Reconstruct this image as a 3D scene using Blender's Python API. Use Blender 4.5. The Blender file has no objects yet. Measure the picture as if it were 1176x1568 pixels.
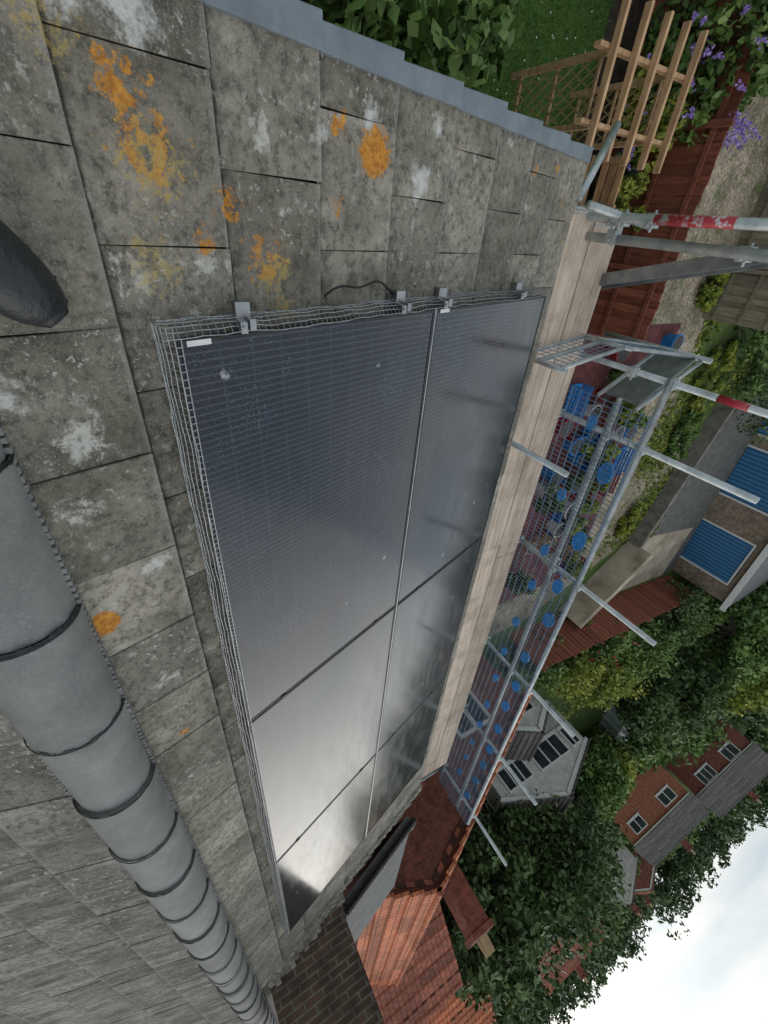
import bpy, math, random
import numpy as np
from mathutils import Vector, Matrix
random.seed(7); rng=np.random.default_rng(7)
K=1.2; G=-5.5
TS=0.32
def P(x,y,z): return (x*K,y*K,(z-G)*K)
def RZ(y,o=0.0): return -1-TS*y+o        # garden-side roof plane
YR=-0.32; ZR=RZ(YR)
def LZ(y,o=0.0): return ZR+TS*(y-YR)+o    # rear roof plane

# ---------------------------------------------------------------- node helper
class NT:
    def __init__(s,name):
        s.m=bpy.data.materials.new(name); s.m.use_nodes=True; s.t=s.m.node_tree
        s.b=s.t.nodes['Principled BSDF']; s.tc=s.t.nodes.new('ShaderNodeTexCoord')
    def n(s,typ,ins=None,**kw):
        nd=s.t.nodes.new(typ)
        for k,v in kw.items(): setattr(nd,k,v)
        if ins:
            for k,v in ins.items():
                if isinstance(v,bpy.types.NodeSocket): s.t.links.new(v,nd.inputs[k])
                else: nd.inputs[k].default_value=v
        return nd
    def co(s,scale=(1,1,1),rot=(0,0,0)):
        return s.n('ShaderNodeMapping',{'Vector':s.tc.outputs['Object'],'Scale':scale,'Rotation':rot}).outputs[0]
    def noise(s,scale,detail=4,rough=.55,vec=None,dist=0):
        return s.n('ShaderNodeTexNoise',{'Vector':vec or s.tc.outputs['Object'],'Scale':scale,'Detail':detail,'Roughness':rough,'Distortion':dist}).outputs['Fac']
    def ramp(s,fac,stops):
        r=s.n('ShaderNodeValToRGB',{'Fac':fac}); e=r.color_ramp.elements
        while len(e)<len(stops): e.new(.5)
        for i,(p,c) in enumerate(stops):
            e[i].position=p; e[i].color=(c,c,c,1) if isinstance(c,(int,float)) else (*c,1)
        return r.outputs['Color']
    def math(s,op,a,b=0.0,c=None):
        ins={0:a,1:b}
        if c is not None: ins[2]=c
        return s.n('ShaderNodeMath',ins,operation=op).outputs[0]
    def mr(s,v,a,b,c,d):
        return s.n('ShaderNodeMapRange',{0:v,1:a,2:b,3:c,4:d}).outputs[0]
    def mix(s,fac,a,b,mode='MIX'):
        nd=s.t.nodes.new('ShaderNodeMix'); nd.data_type='RGBA'; nd.blend_type=mode
        for k,v in ((0,fac),(6,a),(7,b)):
            if isinstance(v,bpy.types.NodeSocket): s.t.links.new(v,nd.inputs[k])
            elif k==0: nd.inputs[k].default_value=v
            else: nd.inputs[k].default_value=(*v,1) if len(v)==3 else v
        return nd.outputs[2]
    def attr(s,name='tone'): return s.n('ShaderNodeAttribute',attribute_name=name).outputs['Fac']
    def set(s,color=None,rough=None,metal=None,bump=None,bstr=.3,bdist=.01,ior=None,spec=None):
        for k,v in (('Base Color',color),('Roughness',rough),('Metallic',metal),('IOR',ior),('Specular IOR Level',spec)):
            if v is None: continue
            if isinstance(v,bpy.types.NodeSocket): s.t.links.new(v,s.b.inputs[k])
            elif k=='Base Color': s.b.inputs[k].default_value=(*v,1)
            else: s.b.inputs[k].default_value=v
        if bump is not None:
            bn=s.n('ShaderNodeBump',{'Height':bump,'Strength':bstr,'Distance':bdist})
            s.t.links.new(bn.outputs[0],s.b.inputs['Normal'])
        return s.m
def simple(name,c1,c2,scale=8,rough=.7,metal=0,bstr=.2,bd=.01,tone=False,detail=5,stretch=(1,1,1),dirt=0):
    t=NT(name); f=t.noise(scale,detail,.6,t.co(stretch))
    c=t.ramp(f,[(.3,c1),(.7,c2)])
    if tone:
        tf=t.math('MULTIPLY_ADD',t.attr(),.6,.7)
        c=t.mix(1.0,c,t.n('ShaderNodeCombineColor',{0:tf,1:tf,2:tf}).outputs[0],'MULTIPLY')
    if dirt:
        c=t.mix(t.math('MULTIPLY',t.ramp(t.noise(3.1,6,.7),[(.45,0),(.68,1)]),dirt),c,(c1[0]*.45,c1[1]*.45,c1[2]*.45))
    return t.set(c,rough,metal,f,bstr,bd)

# ---------------------------------------------------------------- mesh builder
class MB:
    def __init__(s): s.v=[];s.f=[];s.mi=[];s.t=[]
    def poly(s,pts,m=0,t=.5):
        n=len(s.v); s.v+=[P(*p) for p in pts]; s.f.append(tuple(range(n,n+len(pts)))); s.mi.append(m); s.t.append(t)
    def raw(s,vs,fs,m=0,t=.5):
        n=len(s.v); s.v+=[P(*p) for p in vs]
        for f in fs: s.f.append(tuple(i+n for i in f)); s.mi.append(m); s.t.append(t)
    def hexa(s,b,tp,m=0,t=.5):
        s.raw(list(b)+list(tp),[(3,2,1,0),(4,5,6,7),(0,1,5,4),(1,2,6,5),(2,3,7,6),(3,0,4,7)],m,t)
    def box(s,x0,x1,y0,y1,z0,z1,m=0,t=.5):
        s.hexa([(x0,y0,z0),(x1,y0,z0),(x1,y1,z0),(x0,y1,z0)],[(x0,y0,z1),(x1,y0,z1),(x1,y1,z1),(x0,y1,z1)],m,t)
    def tube(s,p0,p1,r,n=10,m=0,t=.5,r1=None,cap=True):
        p0=Vector(p0);p1=Vector(p1);d=(p1-p0)
        if d.length<1e-6: return
        d.normalize(); a=d.orthogonal().normalized(); b=d.cross(a); r1=r if r1 is None else r1
        vs=[]
        for p,rr in ((p0,r),(p1,r1)):
            for i in range(n):
                an=2*math.pi*i/n; vs.append(tuple(p+(a*math.cos(an)+b*math.sin(an))*rr))
        fs=[(i,(i+1)%n,n+(i+1)%n,n+i) for i in range(n)]
        if cap: fs+=[tuple(range(n-1,-1,-1)),tuple(range(n,2*n))]
        s.raw(vs,fs,m,t)
    def bar(s,p0,p1,w,h,up=(0,0,1),m=0,t=.5):
        p0=Vector(p0);p1=Vector(p1);d=(p1-p0).normalized();u=Vector(up);sd=d.cross(u).normalized();u=sd.cross(d)
        q=[(-w/2,-h/2),(w/2,-h/2),(w/2,h/2),(-w/2,h/2)]
        s.hexa([tuple(p0+sd*a+u*b) for a,b in q],[tuple(p1+sd*a+u*b) for a,b in q],m,t)
    def build(s,name,mats,parent=None,smooth=False,bevel=0):
        me=bpy.data.meshes.new(name); me.from_pydata(s.v,[],s.f)
        for m in mats: me.materials.append(m)
        me.polygons.foreach_set('material_index',s.mi)
        at=me.attributes.new('tone','FLOAT','CORNER')
        cnt=[len(f) for f in s.f]; at.data.foreach_set('value',np.repeat(np.array(s.t,dtype=np.float32),cnt))
        if smooth: me.polygons.foreach_set('use_smooth',[True]*len(s.f))
        me.update()
        ob=bpy.data.objects.new(name,me); bpy.context.scene.collection.objects.link(ob)
        if parent: ob.parent=parent
        if bevel:
            b=ob.modifiers.new('b','BEVEL'); b.width=bevel; b.segments=2; b.limit_method='ANGLE'
        return ob
def empty(name):
    e=bpy.data.objects.new(name,None); bpy.context.scene.collection.objects.link(e); return e

# ---------------------------------------------------------------- materials
CW=.24; SL=.265
def roof_mat(name,dark,light,front=True,seed=0.0):
    t=NT(name); O=t.tc.outputs['Object']; tone=t.attr()
    off=t.n('ShaderNodeCombineXYZ',{0:t.math('MULTIPLY',tone,37.0),1:t.math('MULTIPLY',tone,11.0),2:seed}).outputs[0]
    V=t.n('ShaderNodeVectorMath',{0:O,1:off},operation='ADD').outputs[0]
    n1=t.noise(5,5,.65,V); n2=t.noise(38,5,.7,O); n3=t.noise(190,2,.6,O)
    base=t.ramp(n1,[(.3,dark),(.68,light)])
    tf=t.math('MULTIPLY_ADD',tone,.5,.74)
    base=t.mix(1,base,t.n('ShaderNodeCombineColor',{0:tf,1:tf,2:tf}).outputs[0],'MULTIPLY')
    base=t.mix(t.ramp(n2,[(.36,.75),(.53,0)]),base,(.07,.064,.052))
    base=t.mix(t.math('MULTIPLY',t.ramp(n3,[(.55,0),(.70,1)]),.5),base,(.50,.475,.42))
    base=t.mix(t.math('MULTIPLY',t.ramp(t.noise(2.3,5,.7,V),[(.38,.75),(.52,0)]),.65),base,(.085,.078,.055))
    stv=t.noise(9,4,.6,t.co((1,.13,1)) if front else t.co((1,.09,1)))
    base=t.mix(t.math('MULTIPLY',t.ramp(stv,[(.45,0),(.68,1)]),.22 if front else .6),base,(.05,.048,.042) if front else (.055,.053,.045))
    if not front: base=t.mix(t.math('MULTIPLY',t.ramp(t.noise(13,4,.6,t.co((1,.10,1))),[(.53,0),(.70,1)]),.6),base,(.44,.42,.38))
    sep=t.n('ShaderNodeSeparateXYZ',{0:O}).outputs
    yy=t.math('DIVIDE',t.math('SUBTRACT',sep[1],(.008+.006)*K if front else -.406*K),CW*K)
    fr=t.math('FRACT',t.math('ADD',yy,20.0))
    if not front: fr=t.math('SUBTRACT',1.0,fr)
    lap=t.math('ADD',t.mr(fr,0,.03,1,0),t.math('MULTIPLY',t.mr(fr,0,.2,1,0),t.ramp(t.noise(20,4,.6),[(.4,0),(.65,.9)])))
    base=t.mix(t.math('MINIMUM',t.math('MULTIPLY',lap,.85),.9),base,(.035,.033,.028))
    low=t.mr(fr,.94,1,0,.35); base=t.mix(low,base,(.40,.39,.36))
    vv=t.n('ShaderNodeVectorMath',{0:t.n('ShaderNodeTexNoise',{'Vector':O,'Scale':42.0,'Detail':5.0,'Roughness':.7}).outputs['Color'],1:(.075,.075,.075),2:O},operation='MULTIPLY_ADD').outputs[0]
    zone=t.ramp(t.noise(3.5,3,.5,V),[(.42,0),(.60,1)])
    for sc,th,amt in ((18,.30,.7),(44,.36,.75)):
        vo=t.n('ShaderNodeTexVoronoi',{'Vector':vv,'Scale':float(sc),'Randomness':1.0})
        sel=t.math('GREATER_THAN',t.n('ShaderNodeSeparateColor',{0:vo.outputs['Color']}).outputs[0],.70 if sc==18 else .45)
        f=t.math('MULTIPLY',t.math('MULTIPLY',t.ramp(vo.outputs['Distance'],[(th*.35,1),(th,0)]),sel),t.math('MULTIPLY',zone,amt))
        base=t.mix(f,base,(.62,.60,.54))
    if front:
        def mask(pts,nscale,lo,hi,color,base,amt=1.0,inner=.3):
            acc=None
            for x,y,r in pts:
                c=P(x,y,RZ(y,.01)); d=t.n('ShaderNodeVectorMath',{0:O,1:c},operation='DISTANCE').outputs['Value']
                m=t.mr(d,r*K*inner,r*K,1.0,0.0)
                acc=m if acc is None else t.math('MAXIMUM',acc,m)
            q=t.math('ADD',t.math('MULTIPLY',acc,.55),t.noise(nscale,5,.75,O))
            return t.mix(t.math('MULTIPLY',t.mr(q,lo,hi,0,amt),t.math('GREATER_THAN',acc,.01)),base,color)
        base=mask([(-.096,.846,.10),(-.24,.13,.13),(-.24,.05,.10),(.77,-.04,.08),(-.2,.64,.08),(-.22,.9,.06),(-.15,.5,.05),(.30,-.19,.09)],22,.84,1.04,(.66,.66,.63),base,.85,.1)
        base=mask([(.40,-.1,.2),(.12,.06,.16),(-.35,.0,.2),(-.2,1.1,.09),(.55,-.15,.15),(.1,.2,.1),(-.12,.35,.1),(-.25,1.3,.1),(1.2,-.1,.15)],30,.98,1.12,(.62,.61,.56),base,.8,.1)
        oc=t.ramp(t.noise(70,3,.6),[(.35,(.42,.15,.02)),(.65,(.70,.33,.05))])
        base=mask([(-.136,.662,.075),(.883,-.185,.06)],50,.76,.86,oc,base,.95,.35)
        base=mask([(-.073,.13,.20),(.10,.34,.17),(-.15,.1,.15),(.0,.27,.12),(.06,.2,.1),(-.02,.55,.07),(-.2,1.5,.06),(-.22,1.66,.06),(-.12,1.8,.07),(.02,1.88,.05),(-.17,.55,.1),(1.5,-.1,.06)],30,1.0,1.06,oc,base,.9,.15)
        base=mask([(-.05,.13,.26),(.12,.36,.22),(.1,.1,.2),(-.2,.02,.2),(.2,.38,.15)],60,.99,1.11,(.46,.34,.12),base,.75,.1)
    return t.set(base,.9,0,t.math('ADD',n2,n3),.6,.007,spec=.25)
M_roof=roof_mat('weathered_slab',(.195,.178,.142),(.42,.385,.32))
M_roof2=roof_mat('weathered_slab_back',(.17,.155,.13),(.33,.31,.27),False,5.0)
M_edge=simple('slab_underside',(.03,.03,.028),(.07,.065,.06),30)
M_verge=simple('painted_verge',(.15,.18,.21),(.24,.28,.32),6,.6,detail=8,dirt=.5)
t=NT('ridge_concrete'); a=t.noise(7,6,.65); b=t.noise(120,3,.6); c_=t.noise(2.2,4,.7); tf=t.math('MULTIPLY_ADD',t.attr(),.25,.85)
cc=t.mix(t.ramp(c_,[(.42,0),(.7,.5)]),t.mix(t.math('MULTIPLY',t.ramp(b,[(.5,0),(.7,1)]),.3),t.ramp(a,[(.3,(.17,.17,.17)),(.7,(.28,.278,.27))]),(.42,.41,.38)),(.12,.118,.105))
M_ridge=t.set(t.mix(1,cc,t.n('ShaderNodeCombineColor',{0:tf,1:tf,2:tf}).outputs[0],'MULTIPLY'),.75,0,b,.4,.004)
M_black=simple('black_rubber',(.008,.008,.009),(.02,.02,.022),30,.5)
M_mortar=simple('mortar',(.14,.13,.11),(.36,.33,.28),22,.9,bstr=.8,tone=True)
M_galv=simple('galvanised_steel',(.32,.36,.37),(.62,.66,.66),9,.38,.4,detail=8,dirt=.5)
M_wire=simple('galvanised_wire',(.28,.30,.31),(.50,.52,.53),30,.4,.5)
M_guard=simple('blue_grey_mesh',(.08,.17,.30),(.26,.34,.42),4,.45,.3)
M_board=simple('scaffold_board',(.42,.32,.24),(.78,.65,.53),5,.8,tone=True,stretch=(.25,5,5),detail=8,bstr=.5,dirt=.45)
M_alu=simple('aluminium',(.30,.31,.32),(.5,.5,.5),12,.3,.9)
M_frameblk=simple('black_frame',(.012,.012,.014),(.03,.03,.033),20,.35)
M_blue=simple('blue_plastic',(.01,.14,.42),(.03,.25,.62),15,.45)
M_red=simple('red_plastic',(.16,.012,.018),(.32,.03,.04),15,.45)
M_white=simple('white_paint',(.58,.59,.58),(.78,.78,.76),12,.5)
t=NT('solar_glass'); O=t.tc.outputs['Object']
w=t.n('ShaderNodeTexWave',{'Vector':t.co((1,1,1)),'Scale':16.0,'Distortion':0.0},wave_type='BANDS',bands_direction='X').outputs['Fac']
w2=t.n('ShaderNodeTexWave',{'Vector':t.co((1,1,1)),'Scale':3.45,'Distortion':0.0},wave_type='BANDS',bands_direction='Y').outputs['Fac']
dust=t.noise(2.2,7,.7); sp=t.noise(170,2,.6); st=t.noise(3,5,.7,t.co((1,4,4)))
c=t.ramp(w,[(.70,(.003,.005,.012)),(.97,(.036,.044,.060))])
c=t.mix(t.math('MULTIPLY',t.ramp(w2,[(.985,0),(.999,1)]),.3),c,(.06,.07,.09))
c=t.mix(t.math('MULTIPLY',t.ramp(dust,[(.40,0),(.75,1)]),.08),c,(.25,.25,.26))
c=t.mix(t.ramp(t.math('ADD',sp,t.math('MULTIPLY',t.noise(4,5,.7),.45)),[(.84,0),(1.0,.5)]),c,(.22,.30,.42))
vn=t.n('ShaderNodeVectorMath',{0:t.n('ShaderNodeTexNoise',{'Vector':O,'Scale':40.0}).outputs['Color'],1:(.03,.03,.03),2:O},operation='MULTIPLY_ADD').outputs[0]
ns=t.n('ShaderNodeTexVoronoi',{'Vector':vn,'Scale':7.0}).outputs
c=t.mix(t.math('MULTIPLY',t.ramp(ns['Distance'],[(.05,.8),(.10,0)]),t.math('GREATER_THAN',t.n('ShaderNodeSeparateColor',{0:ns['Color']}).outputs[1],.72)),c,(.45,.46,.46))
ro=t.mr(st,.3,.7,.06,.22)
M_glass=t.set(c,ro,0,t.math('ADD',t.math('MULTIPLY',w,.10),sp),.04,.001,ior=1.45)
t.b.inputs['Coat Weight'].default_value=.7; t.b.inputs['Coat Roughness'].default_value=.13; t.b.inputs['Coat IOR'].default_value=1.45

def brick(name,c1,c2,mort,sc=5.0,flat=False,bw=.5,rh=.17,rough=.85,ms=.02):
    t=NT(name); sx=t.n('ShaderNodeSeparateXYZ',{0:t.tc.outputs['Object']}).outputs
    if flat: v=t.tc.outputs['Object']
    else: v=t.n('ShaderNodeCombineXYZ',{0:t.math('ADD',sx[0],sx[1]),1:sx[2],2:0.0}).outputs[0]
    br=t.n('ShaderNodeTexBrick',{'Vector':v,'Color1':(*c1,1),'Color2':(*c2,1),'Mortar':(*mort,1),'Scale':sc,'Mortar Size':ms,'Brick Width':bw,'Row Height':rh,'Bias':-.1})
    n=t.noise(6,5,.6); c=t.mix(t.ramp(n,[(.35,.7),(.62,0)]),br.outputs['Color'],(c1[0]*.35,c1[1]*.4,c1[2]*.4))
    return t.set(c,rough,0,br.outputs['Fac'],-.5,.01)
M_brickx=brick('brown_brick',(.075,.045,.03),(.14,.078,.052),(.17,.155,.125),2.3)
M_brick=brick('red_brick',(.22,.06,.038),(.31,.095,.055),(.19,.15,.12),2.3,ms=.012)
def claymat(name,c1,c2):
    t=NT(name); n=t.noise(5,6,.65); tf=t.math('MULTIPLY_ADD',t.attr(),.6,.7)
    br=t.n('ShaderNodeTexBrick',{'Vector':t.co((1,1,1)),'Color1':(*c1,1),'Color2':(*c2,1),'Mortar':(.06,.025,.02,1),'Scale':3.0,'Mortar Size':.03,'Brick Width':.6,'Row Height':.5})
    c=t.mix(t.ramp(n,[(.38,.5),(.55,0)]),br.outputs['Color'],(c1[0]*.4,c1[1]*.5,c1[2]*.6))
    c=t.mix(1,c,t.n('ShaderNodeCombineColor',{0:tf,1:tf,2:tf}).outputs[0],'MULTIPLY')
    return t.set(c,.85,0,n,.4,.02)
M_clay=claymat('clay_tile',(.66,.21,.095),(.50,.15,.07)); M_clay2=claymat('brown_clay_tile',(.42,.14,.085),(.30,.10,.06))
M_slate=simple('slate_roof',(.065,.06,.058),(.15,.13,.12),6,.7,tone=True)
M_felt=simple('grey_felt',(.13,.13,.13),(.21,.21,.21),14,.85,dirt=.4)
M_render=simple('white_render',(.42,.41,.38),(.62,.61,.57),3,.85)
M_beige=simple('beige_render',(.21,.17,.12),(.56,.48,.37),1.0,.9,detail=10)
M_glasswin=simple('window_glass',(.015,.02,.025),(.05,.06,.07),3,.08)
t=NT('blue_garage_door')
w=t.n('ShaderNodeTexWave',{'Vector':t.tc.outputs['Object'],'Scale':1.6},bands_direction='X').outputs['Fac']
M_gdoor=t.set(t.ramp(w,[(.2,(.02,.10,.22)),(.6,(.05,.19,.37))]),.45,0,w,.5,.03)
M_fence=simple('red_brown_fence',(.15,.045,.024),(.30,.10,.055),7,.75,tone=True,stretch=(3,3,.4))
M_fence2=simple('weathered_fence',(.15,.14,.09),(.30,.27,.19),7,.8,tone=True,stretch=(3,3,.4))
M_timber=simple('garden_timber',(.30,.17,.085),(.56,.37,.21),6,.75,tone=True,stretch=(.5,2,2))
M_timber2=simple('lattice_timber',(.20,.16,.07),(.36,.29,.13),6,.7)
t=NT('grass'); n=t.noise(1.2,6,.7); n2=t.noise(35,4,.7)
M_grass=t.set(t.mix(t.ramp(n2,[(.4,.5),(.6,0)]),t.ramp(n,[(.35,(.06,.12,.02)),(.55,(.11,.17,.035)),(.75,(.19,.17,.07))]),(.035,.07,.015)),.9,0,n2,.8,.03)
t=NT('lawn'); n=t.noise(1.5,6,.7); n2=t.noise(60,4,.7)
M_lawn=t.set(t.mix(t.ramp(n2,[(.35,.5),(.6,0)]),t.ramp(n,[(.35,(.05,.13,.02)),(.7,(.10,.20,.035))]),(.04,.08,.015)),.9,0,n2,.8,.03)
t=NT('gravel'); n=t.noise(1.0,6,.7); vo=t.n('ShaderNodeTexVoronoi',{'Vector':t.tc.outputs['Object'],'Scale':22.0})
g=t.ramp(n,[(.35,(.18,.155,.10)),(.6,(.42,.35,.26))])
cv=t.mr(t.n('ShaderNodeSeparateColor',{0:vo.outputs['Color']}).outputs[0],0,1,.55,1.35)
g=t.mix(1,g,t.n('ShaderNodeCombineColor',{0:cv,1:cv,2:cv}).outputs[0],'MULTIPLY')
g=t.mix(t.ramp(t.noise(1.7,5,.7),[(.54,0),(.64,.8)]),g,(.11,.15,.04))
M_gravel=t.set(g,.95,0,vo.outputs['Distance'],.8,.03)
M_asph=simple('asphalt',(.08,.08,.078),(.16,.155,.145),3,.9,detail=10)
M_patio=brick('patio_paving',(.13,.033,.035),(.21,.055,.055),(.07,.04,.035),2.0,True,.5,.5)
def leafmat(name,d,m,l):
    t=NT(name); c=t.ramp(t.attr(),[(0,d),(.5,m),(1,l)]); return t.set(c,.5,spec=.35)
L_dark=leafmat('leaf_dark',(.022,.045,.014),(.072,.125,.038),(.14,.21,.07))
L_mid=leafmat('leaf_mid',(.03,.065,.016),(.105,.185,.045),(.20,.30,.08))
L_yel=leafmat('leaf_yellowgreen',(.06,.10,.016),(.21,.26,.04),(.36,.39,.07))
L_purple=leafmat('purple_flower',(.22,.13,.46),(.36,.24,.66),(.55,.42,.82))
L_blade=leafmat('grass_blade',(.05,.12,.02),(.10,.21,.04),(.18,.30,.07))
L_flower=leafmat('pink_flower',(.5,.03,.05),(.7,.08,.1),(.8,.3,.3))
L_whitef=leafmat('daisy_petal',(.7,.7,.65),(.8,.8,.75),(.85,.85,.8))
M_bark=simple('bark',(.04,.03,.022),(.10,.08,.06),10,.9,stretch=(3,3,.5))

# ---------------------------------------------------------------- foliage
def leaves(c,n,size):
    a=rng.normal(size=(n,3)); a/=np.linalg.norm(a,axis=1)[:,None]
    b=rng.normal(size=(n,3)); b-=a*(a*b).sum(1)[:,None]; b/=np.linalg.norm(b,axis=1)[:,None]
    s=size*rng.uniform(.6,1.4,(n,1)); w=s*.55
    return np.stack([c-a*s,c-b*w+a*s*.1,c+a*s,c+b*w+a*s*.1],1)
def to_obj(name,quads,tones,mats,mi=None,extra=None,parent=None):
    q=np.concatenate(quads); tn=np.concatenate(tones); n=len(q)
    v=q.reshape(-1,3)*K; v[:,2]-=G*K
    f=np.arange(n*4).reshape(-1,4); mi=np.zeros(n,int) if mi is None else np.concatenate(mi)
    v=v.tolist(); f=f.tolist(); mi=mi.tolist(); cnt=[4]*n; tn=tn.tolist()
    if extra:
        o=len(v); v+=extra.v; f+=[[i+o for i in ff] for ff in extra.f]; mi+=extra.mi; cnt+=[len(ff) for ff in extra.f]; tn+=extra.t
    me=bpy.data.meshes.new(name); me.from_pydata(v,[],f)
    for m in mats: me.materials.append(m)
    me.polygons.foreach_set('material_index',mi)
    at=me.attributes.new('tone','FLOAT','CORNER'); at.data.foreach_set('value',np.repeat(np.array(tn,dtype=np.float32),cnt))
    me.update(); ob=bpy.data.objects.new(name,me); bpy.context.scene.collection.objects.link(ob)
    if parent: ob.parent=parent
    return ob
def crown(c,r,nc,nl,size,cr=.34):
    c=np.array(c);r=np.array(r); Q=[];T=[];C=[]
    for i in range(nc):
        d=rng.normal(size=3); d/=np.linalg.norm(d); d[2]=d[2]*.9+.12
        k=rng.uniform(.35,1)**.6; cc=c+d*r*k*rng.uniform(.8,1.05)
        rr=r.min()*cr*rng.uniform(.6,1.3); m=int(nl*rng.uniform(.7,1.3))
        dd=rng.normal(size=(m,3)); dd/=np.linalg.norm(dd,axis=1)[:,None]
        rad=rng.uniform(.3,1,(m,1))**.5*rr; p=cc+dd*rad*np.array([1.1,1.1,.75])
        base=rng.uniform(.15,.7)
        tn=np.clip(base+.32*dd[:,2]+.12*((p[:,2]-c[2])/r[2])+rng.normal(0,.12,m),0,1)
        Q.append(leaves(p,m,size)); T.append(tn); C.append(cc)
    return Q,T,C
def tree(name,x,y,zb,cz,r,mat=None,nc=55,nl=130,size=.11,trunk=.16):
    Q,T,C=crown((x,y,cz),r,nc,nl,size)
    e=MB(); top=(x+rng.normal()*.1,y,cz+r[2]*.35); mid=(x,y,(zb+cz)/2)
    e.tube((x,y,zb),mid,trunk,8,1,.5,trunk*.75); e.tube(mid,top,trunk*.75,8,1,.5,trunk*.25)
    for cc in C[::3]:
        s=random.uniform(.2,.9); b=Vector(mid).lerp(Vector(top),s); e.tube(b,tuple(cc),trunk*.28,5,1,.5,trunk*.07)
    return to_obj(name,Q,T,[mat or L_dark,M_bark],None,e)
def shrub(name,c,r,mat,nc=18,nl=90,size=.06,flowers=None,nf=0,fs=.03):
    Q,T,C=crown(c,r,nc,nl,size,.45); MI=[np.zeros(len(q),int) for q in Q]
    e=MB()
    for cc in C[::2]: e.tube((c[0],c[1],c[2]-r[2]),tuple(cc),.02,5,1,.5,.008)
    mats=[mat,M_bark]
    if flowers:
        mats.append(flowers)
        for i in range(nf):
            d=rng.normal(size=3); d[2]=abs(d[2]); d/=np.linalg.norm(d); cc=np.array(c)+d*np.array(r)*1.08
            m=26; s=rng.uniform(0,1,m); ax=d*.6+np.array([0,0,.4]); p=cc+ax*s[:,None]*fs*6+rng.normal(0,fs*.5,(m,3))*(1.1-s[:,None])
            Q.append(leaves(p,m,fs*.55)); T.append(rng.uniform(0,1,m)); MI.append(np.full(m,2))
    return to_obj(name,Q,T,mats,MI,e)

# ================================================================= OUR HOUSE
house=empty('terraced_house')
X0,X1,XB=-.28,5.62,9.0
def slabs(name,sign,ys,mat,zf,xe):
    m=MB()
    for k,(ya,yb) in enumerate(ys):
        j=.0725+(.1325 if (k%2)==0 else 0)-SL*3
        xs=[X0]+[v for v in [j+SL*i for i in range(50)] if X0+.04<v<xe-.04]+[xe]
        for a,b in zip(xs[:-1],xs[1:]):
            g=.0011; t=random.random(); dz=random.uniform(-.002,.003); e=random.uniform(-.005,.005); lo=.014+dz; up=.001+dz
            y0,y1=ya,yb+sign*(.006)+e*.5; sk=random.uniform(-.002,.002)
            hz=random.uniform(-.003,.003)
            top=[(a+g+sk,y0,zf(y0,up)),(b-g+sk,y0,zf(y0,up)),(b-g-sk,y1+sk,zf(y1,lo+hz)),(a+g-sk,y1-sk,zf(y1,lo-hz))]
            bot=[(p[0],p[1],p[2]-.009) for p in top]
            if sign<0: top=top[::-1]; bot=bot[::-1]
            m.hexa(bot,top,0,t)
    return m.build(name,[mat],house,bevel=.0015)
ysR=[(.008+CW*i,.008+CW*(i+1)) for i in range(-1,8)]
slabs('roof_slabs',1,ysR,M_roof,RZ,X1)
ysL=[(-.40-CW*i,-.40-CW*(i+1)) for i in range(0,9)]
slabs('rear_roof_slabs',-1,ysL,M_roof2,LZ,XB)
m=MB()
YE=1.915; YL=-2.54
m.poly([(X0,YR,ZR-.012),(X1,YR,ZR-.012),(X1,YE,RZ(YE,-.012)),(X0,YE,RZ(YE,-.012))][::-1])
m.poly([(X0,YR,ZR-.012),(XB,YR,ZR-.012),(XB,YL,LZ(YL,-.012)),(X0,YL,LZ(YL,-.012))])
m.poly([(X1,YR,ZR-.012),(XB,YR,ZR-.012),(XB,.2,RZ(.2,-.012)),(X1,.2,RZ(.2,-.012))][::-1])
m.poly([(X0,YE,RZ(YE,-.1)),(X1,YE,RZ(YE,-.1)),(X1,YL,LZ(YL,-.1)),(X0,YL,LZ(YL,-.1))])
m.box(X0+.02,X1,YE-.03,YE-.01,RZ(YE)-.16,RZ(YE)-.02)
m.build('roof_deck',[M_edge],house)
m=MB(); wx0,wx1,wy0,wy1=-.2,5.6,-2.4,1.75
for (xa,ya,xb,yb) in ((wx0,wy1,wx1,wy1),(8.9,wy0,wx0,wy0)):
    m.poly([(xa,ya,G),(xb,yb,G),(xb,yb,RZ(wy1)-.03),(xa,ya,RZ(wy1)-.03)])
for x in (wx0,wx1):
    m.poly([(x,wy0,G),(x,wy1,G),(x,wy1,RZ(wy1)-.03),(x,YR,ZR-.03),(x,wy0,LZ(wy0)-.03)])
m.build('brick_walls',[M_brick],house)
m=MB()
for xx in (.8,2.6,4.4):
    for zz in (-2.9,-5.0):
        m.box(xx-.4,xx+.4,wy1+.003,wy1+.02,zz,zz+.75,0)
        for q in (-.4,0,.36): m.box(xx+q,xx+q+.04,wy1+.02,wy1+.04,zz,zz+.75,1)
        for q in (0,.71): m.box(xx-.36,xx+.36,wy1+.021,wy1+.038,zz+q,zz+q+.04,1)
m.build('windows',[M_glasswin,M_white],house)
m=MB()
for k,(ya,yb) in enumerate(ysR):
    s=.004+random.uniform(0,.004); q_=random.uniform(-.004,.004)
    o=[(-.316+q_,ya),(-.272,ya),(-.272,yb+.01),(-.328+q_,yb+.01)]
    m.hexa([(x,y,RZ(y,-.14)) for x,y in o],[(x,y,RZ(y,.018+s*(1 if y>ya else 0))) for x,y in o])
for k,(ya,yb) in enumerate(ysL):
    o=[(-.318,yb),(-.272,yb),(-.272,ya),(-.318,ya)]
    m.hexa([(x,y,LZ(y,-.14)) for x,y in o],[(x,y,LZ(y,.018)) for x,y in o])
m.build('verge_trim',[M_verge],house,bevel=.003)
m=MB()
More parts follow.
